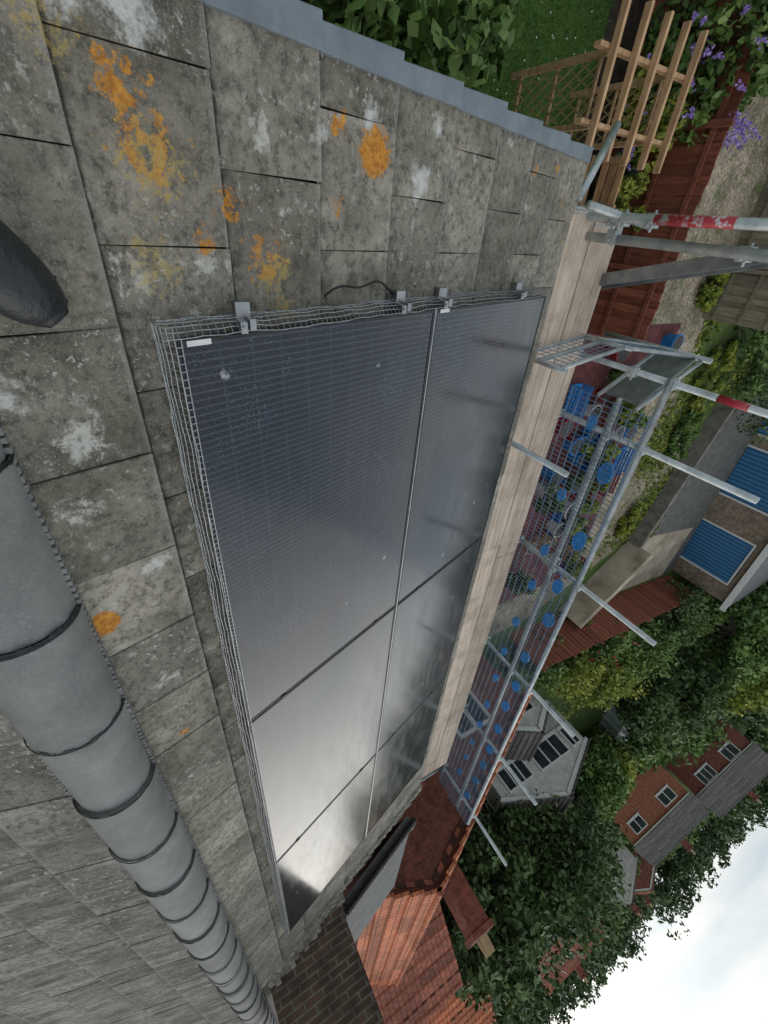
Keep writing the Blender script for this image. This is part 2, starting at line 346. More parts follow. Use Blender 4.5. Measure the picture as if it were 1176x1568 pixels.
for y in np.arange(-.15,1.93,.045):
    for xx in (0,.05,.10):
        dx=random.uniform(-.012,.012)
        m.box(X1-.03+xx+dx,X1+.025+xx+dx,y,y+.05,RZ(y,-.06),RZ(y,.014+random.uniform(0,.02)),0,random.random())
m.build('far_verge_mortar',[M_mortar],house,bevel=.01)
m=MB(); zc=ZR-.03; R=.108
seg=20
def arc(x,r,lo=-86,hi=86,dz=0):
    return [(x,YR+r*math.sin(math.radians(lo+(hi-lo)*i/seg)),zc+dz+r*.98*math.cos(math.radians(lo+(hi-lo)*i/seg))) for i in range(seg+1)]
jx=[.778+.375*i for i in range(-4,22)]
for i,x in enumerate(jx):
    if x>XB: break
    x2=x+.375; dr=random.uniform(-.003,.003); t=random.random(); dz=random.uniform(-.005,.005)
    A=arc(x+.004,R+dr+.004,dz=dz); B=arc(x2-.004,R+dr-.003,dz=dz+random.uniform(-.003,.003)); n=seg+1
    m.raw(A+B,[(j,j+1,n+j+1,n+j) for j in range(seg)],0,t)
    Ai=arc(x+.004,R+dr-.014,dz=dz); m.raw(A+Ai,[(j,n+j,n+j+1,j+1) for j in range(seg)],0,t)
m.build('ridge_tiles',[M_ridge],house,smooth=True)
m=MB()
for x in jx:
    if x>XB: break
    n=60; vs=[];fs=[]; ph=random.uniform(0,6)
    for i in range(n+1):
        an=math.radians(-88+176*i/n); sc_=.006*(math.sin(i*.62+ph)>.2); w1=.002+sc_+.003*random.random(); w2=.002+.004*random.random()+.004*(math.sin(i*.31+ph)>.5); r=R+.0048
        vs+=[(x-w1,YR+r*math.sin(an),zc+r*math.cos(an)),(x+w2,YR+r*math.sin(an),zc+r*math.cos(an)),(x,YR+(r+.003)*math.sin(an),zc+(r+.003)*math.cos(an))]
    for i in range(n): a=3*i; fs+=[(a,a+2,a+5,a+3),(a+2,a+1,a+4,a+5)]
    m.raw(vs,fs)
m.build('joint_seals',[M_black],house)
m=MB()
for s in (1,-1):
    x=-.7
    while x<XB:
        w=random.uniform(.010,.014); y=YR+s*(R-.002); z=(RZ if s>0 else LZ)(YR+s*(R+.005),.0)
        y2=y+s*.010
        m.box(x,x+w,min(y,y2),max(y,y2),z-.02,z+.020+random.uniform(-.002,.003),0); x+=.019
    y=YR+s*(R-.006); y2=y+s*.008
    m.box(-.3,XB,min(y,y2),max(y,y2),ZR-.09,ZR-.030,1)
m.build('ridge_roll',[M_ridge,M_black],house)

# chimney
ch=empty('brick_chimney'); m=MB()
m.box(5.80,6.35,-.14,.66,RZ(.66)-.6,.6); m.build('stack',[M_brickx],ch)
m=MB()
m.box(5.75,6.4,-.19,.71,.6,.68); m.box(5.72,6.43,-.22,.74,.68,.76)
for yy in (.08,.46): m.tube((6.07,yy,.76),(6.07,yy,1.05),.11,16,1,.5,.09)
m.build('cap_and_pots',[M_brickx,M_clay],ch)
m=MB()
for y in np.arange(-.14,.7,.05):
    m.box(5.73,5.797,y,y+.052,RZ(y)-.05,RZ(y)+.03+random.uniform(0,.05),0,random.random())
m.build('flashing_mortar',[M_mortar],ch,bevel=.01)

# ================================================================= SOLAR PANELS
PO=.08
xs=[.2214,1.615,3.12,4.65]; ysp=[.099,.93,1.752]
def Z(y,o=0): return RZ(y,PO+o)
for j in range(2):
    for i in range(3):
        m=MB(); a,b=xs[i]+.005,xs[i+1]-.005; c,d=ysp[j]+.004,ysp[j+1]-.004; fw=.008; th=.032
        ia,ib,ic,id_=a+fw,b-fw,c+fw,d-fw
        m.poly([(ia,ic,Z(ic,-.002)),(ib,ic,Z(ic,-.002)),(ib,id_,Z(id_,-.002)),(ia,id_,Z(id_,-.002))],0)
        for (p,q,r,s) in ((a,ia,c,d),(ib,b,c,d),(ia,ib,c,ic),(ia,ib,id_,d)):
            m.hexa([(p,r,Z(r,-th)),(q,r,Z(r,-th)),(q,s,Z(s,-th)),(p,s,Z(s,-th))],[(p,r,Z(r)),(q,r,Z(r)),(q,s,Z(s)),(p,s,Z(s))],1)
        m.poly([(a,d,Z(d,-th)),(b,d,Z(d,-th)),(b,c,Z(c,-th)),(a,c,Z(c,-th))],1)
        if i==0:
            ly=c+.02; lx=a+.001
            m.hexa([(lx,ly,Z(ly,.001)),(lx+.011,ly,Z(ly,.001)),(lx+.011,ly+.05,Z(ly+.05,.001)),(lx,ly+.05,Z(ly+.05,.001))],[(lx,ly,Z(ly,.002)),(lx+.011,ly,Z(ly,.002)),(lx+.011,ly+.05,Z(ly+.05,.002)),(lx,ly+.05,Z(ly+.05,.002))],2)
        m.build('solar_panel',[M_glass,M_frameblk,M_white])
mt=empty('panel_mounting'); m=MB()
y=ysp[1]; m.hexa([(xs[0],y-.0028,Z(y,-.03)),(xs[-1],y-.0028,Z(y,-.03)),(xs[-1],y+.0028,Z(y,-.03)),(xs[0],y+.0028,Z(y,-.03))],[(xs[0],y-.0028,Z(y,.002)),(xs[-1],y-.0028,Z(y,.002)),(xs[-1],y+.0028,Z(y,.002)),(xs[0],y+.0028,Z(y,.002))],0)
for yy in (.26,.78,.99,1.52):
    m.hexa([(.17,yy-.016,RZ(yy,.015)),(4.7,yy-.016,RZ(yy,.015)),(4.7,yy+.016,RZ(yy,.015)),(.17,yy+.016,RZ(yy,.015))],[(.17,yy-.016,Z(yy,-.033)),(4.7,yy-.016,Z(yy,-.033)),(4.7,yy+.016,Z(yy,-.033)),(.17,yy+.016,Z(yy,-.033))],0)
    m.box(.203,.226,yy-.018,yy-.003,RZ(yy,.03),RZ(yy,PO+.008),0); m.box(.198,.22,yy+.004,yy+.018,RZ(yy,.03),RZ(yy,PO+.002),0)
    m.tube((.214,yy-.011,RZ(yy,PO+.006)),(.214,yy-.011,RZ(yy,PO+.015)),.0045,8,0)
for xx in xs[1:3]:
    for yy in (.26,.78,1.1,1.55):
        m.hexa([(xx-.009,yy-.012,Z(yy-.012)),(xx+.009,yy-.012,Z(yy-.012)),(xx+.009,yy+.012,Z(yy+.012)),(xx-.009,yy+.012,Z(yy+.012))],[(xx-.009,yy-.012,Z(yy-.012,.004)),(xx+.009,yy-.012,Z(yy-.012,.004)),(xx+.009,yy+.012,Z(yy+.012,.004)),(xx-.009,yy+.012,Z(yy+.012,.004))],1)
m.build('rails_and_clamps',[M_alu,M_frameblk],mt,bevel=.001)
m=MB(); wr=.0010
def wn(s,ph): return .4*math.sin(s*5.3+ph)+.3*math.sin(s*13.1+ph*2)+.2*math.sin(s*29.7+ph*3)+.15*math.sin(s*61+ph)
def wstrip(f,L,rows,step):
    n=int(L/step)
    pts=[[f(i*step,r/rows,i) for r in range(rows+1)] for i in range(n+1)]
    for i in range(n+1):
        for r in range(rows): m.tube(pts[i][r],pts[i][r+1],wr,3,cap=False)
        if i<n:
            for r in range(rows+1): m.tube(pts[i][r],pts[i+1][r],wr,3,cap=False)
def fl(s,v,i):
    bul=.010*math.sin(v*3.1)+.003*wn(s,1)+.002*wn(s*3,v*3)
    y=ysp[0]+.004-.030*v-bul; return (xs[0]-.02+s,y,RZ(y,PO+.005-.083*v+.003*wn(s,2)))
wstrip(fl,4.48,6,.016)
def fe(s,v,i):
    bul=.012*math.sin(v*3.1)+.004*wn(s,3)+.003*wn(s*3,v*3)
    x=xs[0]+.002-.022*v-bul; y=ysp[0]-.02+s; return (x,y,RZ(y,PO+.003-.08*v+.003*wn(s,5)))
wstrip(fe,1.66,6,.016)
def ftop(s,v,i):
    y=ysp[0]+.002+.012*v; return (xs[0]+s,y,RZ(y,PO+.003+.001*v+.001*wn(s,2)))
wstrip(ftop,4.42,1,.016)
m.build('bird_guard_mesh',[M_wire],mt)
m=MB(); pts=[]
for i in range(31):
    s=i/30; y=.50+.27*s; pts.append((.175-.028*math.sin(s*3.14)-.008*math.sin(s*11),y,RZ(y,.02+.015*math.sin(s*3.14))))
for a,b in zip(pts[:-1],pts[1:]): m.tube(a,b,.0032,6)
m.build('cable',[M_black],mt,smooth=True)

# boot at the frame edge
m=MB(); n=16; prof=[(-.16,-.30,.045,.05),(-.12,-.27,.055,.10),(-.04,-.215,.052,.10),(.03,-.17,.052,.075),(.08,-.14,.056,.055),(.125,-.11,.055,.045),(.16,-.085,.042,.036),(.18,-.072,.02,.02)]
ax=Vector((.34,.23,0)).normalized(); sd=Vector((-ax.y,ax.x,0)); rings=[]
def sf(v,o): return (v.x,v.y,(RZ(v.y) if v.y>YR else LZ(v.y))+o)
for (x,y,w,h) in prof:
    r=[]
    for i in range(n):
        an=2*math.pi*i/n; px=math.cos(an)*w; pz=max(math.sin(an),-.35)
        q=Vector((x,y,0))+sd*px; r.append(sf(q,.028+h*(pz+.35)))
    rings.append(r)
vs=[p for r in rings for p in r]; fs=[(k*n+i,k*n+(i+1)%n,(k+1)*n+(i+1)%n,(k+1)*n+i) for k in range(len(prof)-1) for i in range(n)]
fs+=[tuple(range(n)),tuple(range((len(prof)-1)*n,len(prof)*n))[::-1]]
m.raw(vs,fs,0)
for k in range(len(prof)-1):
    a,b=prof[k],prof[k+1]
    A=Vector((a[0],a[1],0));B=Vector((b[0],b[1],0)); wa,wb=a[2]+.008,b[2]+.008
    q=[A-sd*wa,B-sd*wb,B+sd*wb,A+sd*wa]; m.hexa([sf(v,.014) for v in q],[sf(v,.036) for v in q],1)
for k in range(5):
    c0=Vector((-.07+.03*k,-.24+.021*k,0)); z=RZ(c0.y,.135-.013*k); m.tube((*(c0-sd*.026).xy,z),(*(c0+sd*.026).xy,z),.004,6,1)
ob=m.build('work_boot',[simple('boot_leather',(.008,.010,.012),(.028,.032,.036),9,.42,bstr=.8,bd=.02),M_black],smooth=True)
sb=ob.modifiers.new('s','SUBSURF'); sb.levels=1; sb.render_levels=1

# ================================================================= SCAFFOLD
sc=empty('scaffolding'); DZ=-2.17; YO=3.12; RLZ=-1.45; MRZ=-1.74; tr=.0225
m=MB()
for k in range(4):
    yb=2.0+k*.282; x=-.13+random.uniform(-.03,.05)
    for L in (2.9,3.3,.9,.9):
        x2=min(x+L+random.uniform(-.2,.1),7.3); u=random.uniform(0,.006)
        m.hexa(*[[(x,yb,DZ+z),(x2,yb+.003,DZ+z+u),(x2,yb+.272,DZ+z+u),(x,yb+.270,DZ+z)] for z in (-.032,0)],0,random.random())
        m.box(x+.01,x+.018,yb-.002,yb+.273,DZ-.034,DZ+.002,1)
        x=x2+.006
        if x>7.2: break
m.build('deck_boards',[M_board,M_galv],sc,bevel=.004)
m=MB()
m.tube((.72,YO+.03,RLZ),(8.0,YO+.03,RLZ),tr); m.tube((.95,YO+.03,MRZ),(8.0,YO+.03,MRZ),tr)
m.tube((.0,YO+.03,DZ-.06),(8.0,YO+.03,DZ-.06),tr); m.tube((-.1,2.02,DZ-.06),(8.0,2.02,DZ-.06),tr)
coup=[]
for x,zt in ((.76,-.85),(1.25,-.684),(2.65,-.709),(4.3,-.85),(5.85,-.8),(7.7,-.7)):
    m.tube((x,YO+.078,G),(x,YO+.078,zt),tr); m.tube((x+.05,1.85,DZ-.11),(x+.05,YO+.2,DZ-.11),tr)
    for z in (RLZ,MRZ,DZ-.06): coup.append((x,YO+.055,z))
for x in (1.25,4.3): m.tube((x,2.3,G),(x,2.3,-1.41 if x<2 else -1.95),tr*.9)
for x in (-.1,2.65,5.85): m.tube((x,1.975,G),(x,1.975,DZ-.05),tr)
m.tube((-.115,2.76,G),(-.125,2.76,.6),tr*1.15,14); m.tube((-.02,2.80,-2.3),(.03,2.92,.6),tr*1.2,14)
m.tube((-.15,2.02,DZ-.035),(-.15,3.4,DZ-.035),tr); m.tube((-.16,2.45,-1.95),(-.10,3.1,-1.95),tr)
m.tube((-.2,2.62,DZ-.0),(-.62,3.10,DZ-.25),tr*1.1)
for z in (-2.0,-1.93,-1.75): coup.append((-.115,2.78,z))
coup.append((-.03,2.8,-1.98)); coup.append((.0,2.88,-1.25))
g=[(.70,2.42),(.60,3.06)]
for z in (-1.80,-1.98,-2.14): m.tube((g[0][0],g[0][1],z),(g[1][0],g[1][1],z),tr*.7)
for p in g: m.tube((*p,-2.16),(*p,-1.74),tr*.7)
m.tube((.60,3.06,-1.80),(.66,3.70,-1.62),tr*.7); m.tube((.60,3.06,-2.12),(.66,3.70,-1.9),tr*.7); m.tube((.66,3.70,-2.4),(.66,3.70,-1.5),tr*.9)
m.tube((.98,3.12,-1.58),(.66,3.72,-1.56),tr*.7); m.tube((.98,3.12,-1.90),(.66,3.72,-1.90),tr*.7)
m.build('tubes',[M_galv],sc,smooth=True)
m=MB()
for (x,y,z) in coup:
    m.box(x-.035,x+.035,y-.035,y+.03,z-.03,z+.03,0); m.tube((x-.05,y-.02,z+.015),(x+.055,y-.02,z+.015),.009,6,0); m.tube((x+.02,y-.05,z),(x+.02,y+.05,z),.012,6)
m.build('couplers',[M_galv],sc,bevel=.006)
m=MB(); m.bar((.955,3.155,-1.735),(.675,3.69,-1.735),.02,.27); m.build('steel_toe_plate',[simple('grey_plate',(.14,.16,.16),(.26,.28,.28),9,.45,.3)],sc,bevel=.003)
m=MB(); m.tube((-.1215,2.76,-1.72),(-.1225,2.76,-1.30),tr*1.15+.0012,14); m.tube((.76,YO+.078,-1.16),(.76,YO+.078,-.98),tr+.0012,12)
t=NT('worn_red_paint'); f=t.noise(14,5,.7); M_tape=t.set(t.mix(t.ramp(f,[(.50,0),(.60,1)]),(.42,.03,.04),(.5,.52,.53)),.45)
m.build('red_paint_band',[M_tape],sc,smooth=True)
m=MB(); x=.98
while x<7.8:
    x2=x+.98; z0=DZ-.02;z1=RLZ+.0; yb=YO+random.uniform(-.015,.0)
    ln=random.uniform(-.02,.02)
    for a in np.linspace(x+.01,x2-.01,24): m.tube((a,yb,z0),(a+ln,yb-.01,z1),.0034,4,cap=False)
    for zz in np.linspace(z0,z1,11): m.tube((x,yb-.01*(zz-z0),zz),(x2,yb-.01*(zz-z0),zz),.0038 if zz not in (z0,z1) else .007,4,cap=False)
    x=x2+.02
for a in np.linspace(0,1,12): m.tube((.70-.1*a,2.42+.64*a,-2.14),(.70-.1*a,2.42+.64*a,-1.8),.0025,4,cap=False)
for z in np.linspace(-2.12,-1.8,7): m.tube((.70,2.42,z),(.60,3.06,z),.0025,4,cap=False)
for a in np.linspace(0,1,12): m.tube((.60+.06*a,3.06+.64*a,-2.12+.22*a),(.60+.06*a,3.06+.64*a,-1.8+.18*a),.0025,4,cap=False)
for a in np.linspace(0,1,7): m.tube((.60,3.06,-2.12+.32*a),(.66,3.70,-1.9+.28*a),.0025,4,cap=False)
m.build('brick_guards',[M_guard],sc)
m=MB()
tags=[(1.5,-1.62,1.15),(2.18,-1.60,1.15),(3.22,-1.58,1.15)]+[(x,-1.61,1.0) for x in (2.75,3.9,4.35,4.8,5.3,5.8,6.3,6.8,7.3)]+[(x,-1.88,.75) for x in (1.2,1.85,2.5,3.0,3.5,4.1,4.6,5.1,5.6,6.1,6.6,7.1)]
for i,(x,z,q_) in enumerate(tags):
    x+=random.uniform(-.05,.05); z+=random.uniform(-.02,.03); n=18
    f=[(x+.082*q_*math.cos(a),YO+.012,z+.052*q_*math.sin(a)) for a in np.linspace(0,2*math.pi,n,endpoint=False)]
    b=[(p[0],p[1]-.03,p[2]) for p in f]
    m.raw(b+f,[tuple(range(n)),tuple(range(2*n-1,n-1,-1))]+[(i2,(i2+1)%n,n+(i2+1)%n,n+i2)[::-1] for i2 in range(n)])
m.build('oval_tags',[M_blue],sc)
m=MB()
a0=Vector((1.02,3.6,G)); a1=Vector((-.36,2.72,.3)); w=Vector((.0,.28,0))
for o in (Vector((0,0,0)),w): m.bar(a0+o,a1+o,.03,.075,(1,0,0))
nr=24
for i in range(nr):
    p=a0.lerp(a1,(i+.5)/nr); m.tube(p,p+w,.014,8)
m.build('ladder',[simple('ladder_aluminium',(.20,.22,.24),(.38,.40,.42),9,.4,.6)])

# ================================================================= TERRAIN
def TZ(x,y):
    r=math.hypot(x,y); s=min(max((r-22)/58,0),1); return G+9.6*s*s*(3-2*s)
m=MB(); radii=[0,4,8,12,16,20,23,26,30,35,40,46,52,60,70,80,100,150,250,500]; na=64; vs=[];fs=[]
for r in radii:
    for i in range(na):
        a=2*math.pi*i/na; vs.append((r*math.cos(a),r*math.sin(a),TZ(r,0)))
for k in range(len(radii)-1):
    for i in range(na): fs.append((k*na+i,(k+1)*na+i,(k+1)*na+(i+1)%na,k*na+(i+1)%na))
m.raw(vs,fs); m.build('ground',[M_grass],smooth=True)
e4=.005
def sheet(name,pts,mat,lv=1):
    m=MB(); m.poly([(x,y,G+e4*lv) for x,y in pts]); return m.build(name,[mat])
sheet('lawn',[(-5,1.8),(-.9,1.8),(-.5,3.5),(-.6,6.2),(-5,6.4)],M_lawn,1)
sheet('garden_soil',[(-5,6.4),(-.6,6.2),(-.5,3.5),(.4,3.4),(1.3,7.05),(-5,7.05)],simple('soil',(.025,.018,.012),(.07,.05,.035),8,.95),2)
sheet('patio',[(.45,1.8),(9.0,1.8),(9.0,11.2),(1.4,11.2),(1.35,3.6)],M_patio,3)
sheet('gravel_path',[(-6,7.15),(10.5,7.15),(10.5,9.5),(8.8,13.5),(5.0,14.8),(3.2,12.6),(-6,12.0)],M_gravel,1)
sheet('driveway',[(4.6,15.2),(10.9,14.2),(12.6,19.79),(3.5,19.79)],M_asph,3)
n=34000; x=rng.uniform(-4.2,-.5,n); y=rng.uniform(2,6.3,n); hh=rng.uniform(.015,.035,(n,1))
p=np.stack([x,y,np.full(n,G+.006)],1); a=rng.uniform(0,6.28,n); d=np.stack([np.cos(a),np.sin(a),0*a],1)*.007; up=np.array([0,0,1.])+rng.normal(0,.45,(n,3))
q=np.stack([p-d,p+d,p+up*hh+d*.2,p+up*hh-d*.2],1); Q=[q];T=[np.clip(rng.normal(.5,.25,n)+.2*np.sin(x*3)*np.sin(y*2.3),0,1)];MI=[np.zeros(n,int)]
nd=220; p=np.stack([rng.uniform(-4,-.8,nd),rng.uniform(2.2,6,nd),np.full(nd,G+.04)],1); s=.010
Q.append(np.stack([p+[-s,0,0],p+[0,-s,0],p+[s,0,0],p+[0,s,0]],1)); T.append(np.full(nd,.5)); MI.append(np.ones(nd,int))
to_obj('lawn_grass',Q,T,[L_blade,L_whitef],MI)
n=13000; x=rng.uniform(0,9,n); y=rng.uniform(12.2,16,n); k=(np.sin(x*1.7+y)+np.sin(y*1.3-x*.6)+rng.normal(0,.6,n))>.4; x=x[k];y=y[k];n=len(x)
p=np.stack([x,y,np.full(n,G+.01)],1); to_obj('rough_grass',[leaves(p+np.array([0,0,.03]),n,.06)],[np.clip(rng.normal(.4,.25,n),0,1)],[L_yel])

def fence(name,p0,p1,zb,h,mat,bw=.11,posts=1.6):
    m=MB(); a=Vector((*p0,zb));b=Vector((*p1,zb)); L=(b-a).length; d=(b-a)/L; nrm=Vector((-d.y,d.x,0)); s=0; k=0
    while s<L:
        o=nrm*(.008 if k%2 else -.008); c=a+d*(s+bw/2)+o; zz=h+random.uniform(-.012,.012)
        m.bar(c,c+Vector((0,0,zz)),bw*.98,.014,nrm,0,random.random()); s+=bw*.96;k+=1
    for zz in (.25,h*.55,h-.15): m.bar(a+Vector((0,0,zz))-nrm*.045,b+Vector((0,0,zz))-nrm*.045,.04,.06,(0,0,1),0,.3)
    s=0
    while s<=L+.01: c=a+d*s-nrm*.05; m.bar(c,c+Vector((0,0,h+.06)),.075,.075,d,0,.5); s+=posts
    return m.build(name,[mat])
fence('wooden_fence',(-4.5,7.07),(1.3,7.07),G,1.6,M_fence)
fence('wooden_fence',(-4.5,12.2),(1.3,12.0),G,1.45,M_fence2)
fence('wooden_fence',(10.9,9.0),(12.6,19.7),G,1.5,M_fence)
m=MB(); m.hexa([(8.6,14.0,G),(10.9,11.4,G),(11.1,11.6,G),(8.8,14.3,G)],[(8.6,14.0,G+.9),(10.9,11.4,G+.9),(11.1,11.6,G+.9),(8.8,14.3,G+.9)])
m.build('garden_wall',[M_beige],bevel=.02)
sheet('concrete_apron',[(8.7,14.2),(11.2,11.5),(12.3,19.0),(9.7,19.3)],M_beige,4)
m=MB(); m.bar((3.6,15.4,G+.2),(8.6,14.0,G+.25),.16,.5); m.build('stone_wall',[simple('grey_stone',(.10,.095,.08),(.25,.23,.20),4,.9,bstr=.8,bd=.03,detail=8)])
gr=empty('garage_block'); m=MB(); gy=19.8
for a,b in ((3.3,3.75),(5.5,5.91),(8.1,9.34),(11.5,12.3)): m.box(a,b,gy,gy+.2,G,G+2.1)
m.box(3.3,12.3,gy,gy+.2,G+2.1,G+2.4); m.box(3.3,12.3,gy+4.5,gy+4.7,G,G+2.3); m.box(3.3,3.5,gy+.2,gy+4.5,G,G+2.3); m.box(12.1,12.3,gy+.2,gy+4.5,G,G+2.3)
m.build('brick_walls',[brick('buff_brick',(.26,.19,.13),(.34,.25,.17),(.3,.27,.22),2.4)],gr)
m=MB(); m.box(3.1,12.5,gy-.15,gy+4.9,G+2.41,G+2.5); m.build('flat_roof',[M_felt],gr)
m=MB(); m.box(3.05,12.55,gy-.2,gy-.153,G+2.33,G+2.54)
for a,b in ((3.75,5.5),(5.91,8.1),(9.34,11.5)): m.box(a,a+.07,gy-.02,gy+.1,G,G+2.07); m.box(b-.07,b,gy-.02,gy+.1,G,G+2.07); m.box(a+.07,b-.07,gy-.02,gy+.1,G+2.0,G+2.07)
m.build('white_frames',[M_white],gr)
m=MB()
for a,b in ((3.82,5.43),(5.98,8.03),(9.41,11.43)): m.box(a,b,gy+.03,gy+.06,G+.02,G+2.0)
m.build('garage_doors',[M_gdoor],gr)

# pergola arch
pg=empty('garden_pergola'); m=MB(); gz=-4.14
for x in (-1.55,-1.0):
    for y in (4.88,5.95): m.box(x-.028,x+.028,y-.028,y+.028,G,gz,0,.4)
    m.box(x-.02,x+.02,4.62,6.25,gz,gz+.085,0,.7)
for y in np.linspace(4.78,6.1,5): m.bar((-1.9,y,gz+.125),(-.72,y,gz+.125),.04,.075,(0,0,1),0,random.uniform(.7,1))
for y in (4.88,5.95):
    for z in (G+.15,G+.7,gz-.1): m.box(-1.52,-1.03,y-.015,y+.015,z,z+.03,0,.4)
m.build('frame',[M_timber],pg,bevel=.004)
m=MB()
for y in (4.86,5.97):
    W=.5;H=1.2
    for k in range(-9,12):
        for sg in (1,-1):
            u0=k*.11; pts=[]
            for v in np.linspace(0,H,25):
                u=u0+sg*v*.6
                if 0<=u<=W: pts.append((u,v))
            if len(pts)>1:
                (ua,va),(ub,vb)=pts[0],pts[-1]; m.bar((-1.525+ua,y+.006*sg,G+.1+va),(-1.525+ub,y+.006*sg,G+.1+vb),.016,.008,(0,1,0))
m.build('lattice',[M_timber2],pg)
m=MB()
for k in range(3): m.box(-.95,-.35,5.9+k*.13,6.0+k*.13,G+.42,G+.45,0,random.random())
for k in range(3): m.box(-.95,-.35,6.33,6.36,G+.5+k*.13,G+.6+k*.13,0,random.random())
for x in (-.93,-.42):
    for y in (5.92,6.3): m.box(x,x+.06,y,y+.05,G,G+.42 if y<6 else G+.9,0,.4)
m.build('garden_bench',[M_timber],bevel=.004)
def pot(x,y,r,h,mat):
    m=MB(); m.tube((x,y,G+.016),(x,y,G+h),r*.75,14,0,.5,r); m.tube((x,y,G+h),(x,y,G+h+.03),r*1.08,14,0); m.tube((x,y,G+h+.03),(x,y,G+h+.034),r*.95,14,1)
    return m.build('plant_pot',[mat,M_edge])
def pxy(): return random.uniform(1.7,8.4),random.uniform(7.6,10.9)
for i in range(34):
    x,y=pxy(); pot(x,y,random.uniform(.12,.24),random.uniform(.2,.4),random.choice([M_blue,M_blue,M_red,M_white,M_timber]))
for i in range(18):
    x,y=pxy(); shrub('potted_plant',(x,y,G+.5),(.3,.3,.35),random.choice([L_mid,L_yel,L_dark]),8,80,.06)
for i in range(12):
    x,y=pxy(); m=MB(); w=.35
    m.box(x,x+w*2,y,y+w,G+.016,G+.05)
    for a in (0,.5,1):
        m.box(x+a*(2*w-.02),x+a*(2*w-.02)+.02,y,y+.02,G+.05,G+.3); m.box(x+a*(2*w-.02),x+a*(2*w-.02)+.02,y+w-.02,y+w,G+.05,G+.3)
    for z in (.1,.18,.26): m.box(x+.021,x+2*w-.021,y+.002,y+.015,G+z,G+z+.05); m.box(x+.021,x+2*w-.021,y+w-.015,y+w-.002,G+z,G+z+.05)
    m.build('plastic_crate',[random.choice([M_red,M_red,M_blue])])

# shrubs
shrub('hydrangea_bush',(-1.05,2.15,-4.35),(.75,.9,1.15),L_mid,50,200,.07)
shrub('hydrangea_bush',(-1.9,3.0,-4.9),(.8,.7,.6),L_mid,25,120,.06)
shrub('buddleia_bush',(-2.3,7.0,-4.3),(1.1,.8,1.2),L_mid,45,150,.055,L_purple,110,.04)
shrub('buddleia_bush',(-1.5,6.75,-4.9),(.6,.4,.5),L_yel,20,120,.05,L_purple,24,.035)
shrub('golden_shrub',(-.35,6.7,-4.85),(.38,.28,.5),L_yel,18,130,.04)
shrub('garden_shrub',(-.8,6.75,-5.1),(.35,.25,.35),L_dark,12,110,.045)
shrub('garden_shrub',(.2,6.6,-5.15),(.3,.3,.3),L_mid,12,110,.045)
for (x,y,rx,ry,rz,mt_) in ((-2.6,11.6,1.2,.4,.4,L_mid),(2.6,13.4,1.0,.6,.3,L_yel),(4.6,13.6,1.2,.6,.25,L_mid),(1.5,14.5,2.0,1.0,.6,L_mid),(-3.0,9.5,1.0,.6,.4,L_mid),(3.0,16.5,1.6,1,.9,L_dark),(7.3,12.9,.7,.4,.18,L_yel),(.6,11.5,.6,.3,.2,L_yel)):
    shrub('garden_shrub',(x,y,G+rz*.8),(rx,ry,rz),mt_,26,110,.06)
for (x,y,r,mt_,fl_) in ((11.9,10.0,.9,L_mid,None),(13.2,11.6,1.0,L_yel,None),(14.6,13.4,1.3,L_yel,None),(12.8,13.8,1.0,L_mid,L_flower),(14.0,16.0,1.5,L_mid,None),(15.4,15.2,1.4,L_yel,None),(12.0,8.2,.8,L_mid,L_flower),(13.4,18.4,1.4,L_dark,None),(11.6,12.2,.5,L_mid,L_flower)):
    shrub('garden_shrub',(x,y,G+r*.8),(r,r,r),mt_,34,120,.08,fl_,14,.05)
tree('broadleaf_tree',19.0,6.3,TZ(19,6.3),-1.6,(2.3,2.2,3.0),L_dark,95,150,.11)
tree('broadleaf_tree',20.5,9.3,TZ(20.5,9.3),-1.7,(2.5,2.6,3.2),L_dark,105,150,.11)
tree('broadleaf_tree',24.0,12.4,TZ(24,12.4),-1.6,(2.6,2.4,3.0),L_dark,90,140,.12)
tree('broadleaf_tree',17.5,19.0,G,-3.2,(2.4,2.4,2.6),L_dark,80,140,.12)
tree('broadleaf_tree',14.5,21.5,G,-3.0,(2.0,2.2,2.4),L_mid,80,140,.12)
tree('broadleaf_tree',17.5,24.5,TZ(17.5,24.5),-2.2,(2.6,2.6,2.8),L_yel,80,140,.13)
tree('broadleaf_tree',13.8,26.5,TZ(14,26.5),-2.2,(2.8,2.6,2.8),L_dark,80,140,.13)
tree('broadleaf_tree',21.5,21.5,TZ(21.5,21.5),-2.8,(2.4,2.4,2.3),L_mid,80,130,.13)
tree('broadleaf_tree',24.5,16.8,TZ(24.5,16.8),-3.0,(2.2,2.0,2.0),L_mid,70,130,.13)
tree('broadleaf_tree',26.5,19.5,TZ(26.5,19.5),-3.2,(2.2,2.0,2.0),L_yel,70,120,.13)
tree('broadleaf_tree',29.0,16.0,TZ(29,16),-2.4,(2.4,2.3,2.2),L_dark,70,120,.14)
Q=[];T=[]
for i in range(620):
    az=math.radians(random.uniform(-35,75)); r=random.uniform(38,95)
    if i%3==0: r=random.uniform(78,100)
    x,y=r*math.cos(az),r*math.sin(az)
    if (28<x<50 and 17<y<40): continue
    s=random.uniform(1.0,2.2); hgt=s*random.uniform(1.0,1.5)
    if r<75: hgt*=.7
    cz=TZ(x,y)+hgt*.7
    q,tn,_=crown((x,y,cz),(s,s,hgt),9,38,.24,.55); Q+=q; T+=[t_*.7 for t_ in tn]
to_obj('distant_trees',Q,T,[L_dark])
Q=[];T=[]
for i in range(70):
    x=random.uniform(28,50);y=random.uniform(17,40); s=random.uniform(.6,1.1)
    q,tn,_=crown((x,y,TZ(x,y)+s*.6),(s,s,s),8,34,.18,.55); Q+=q;T+=tn
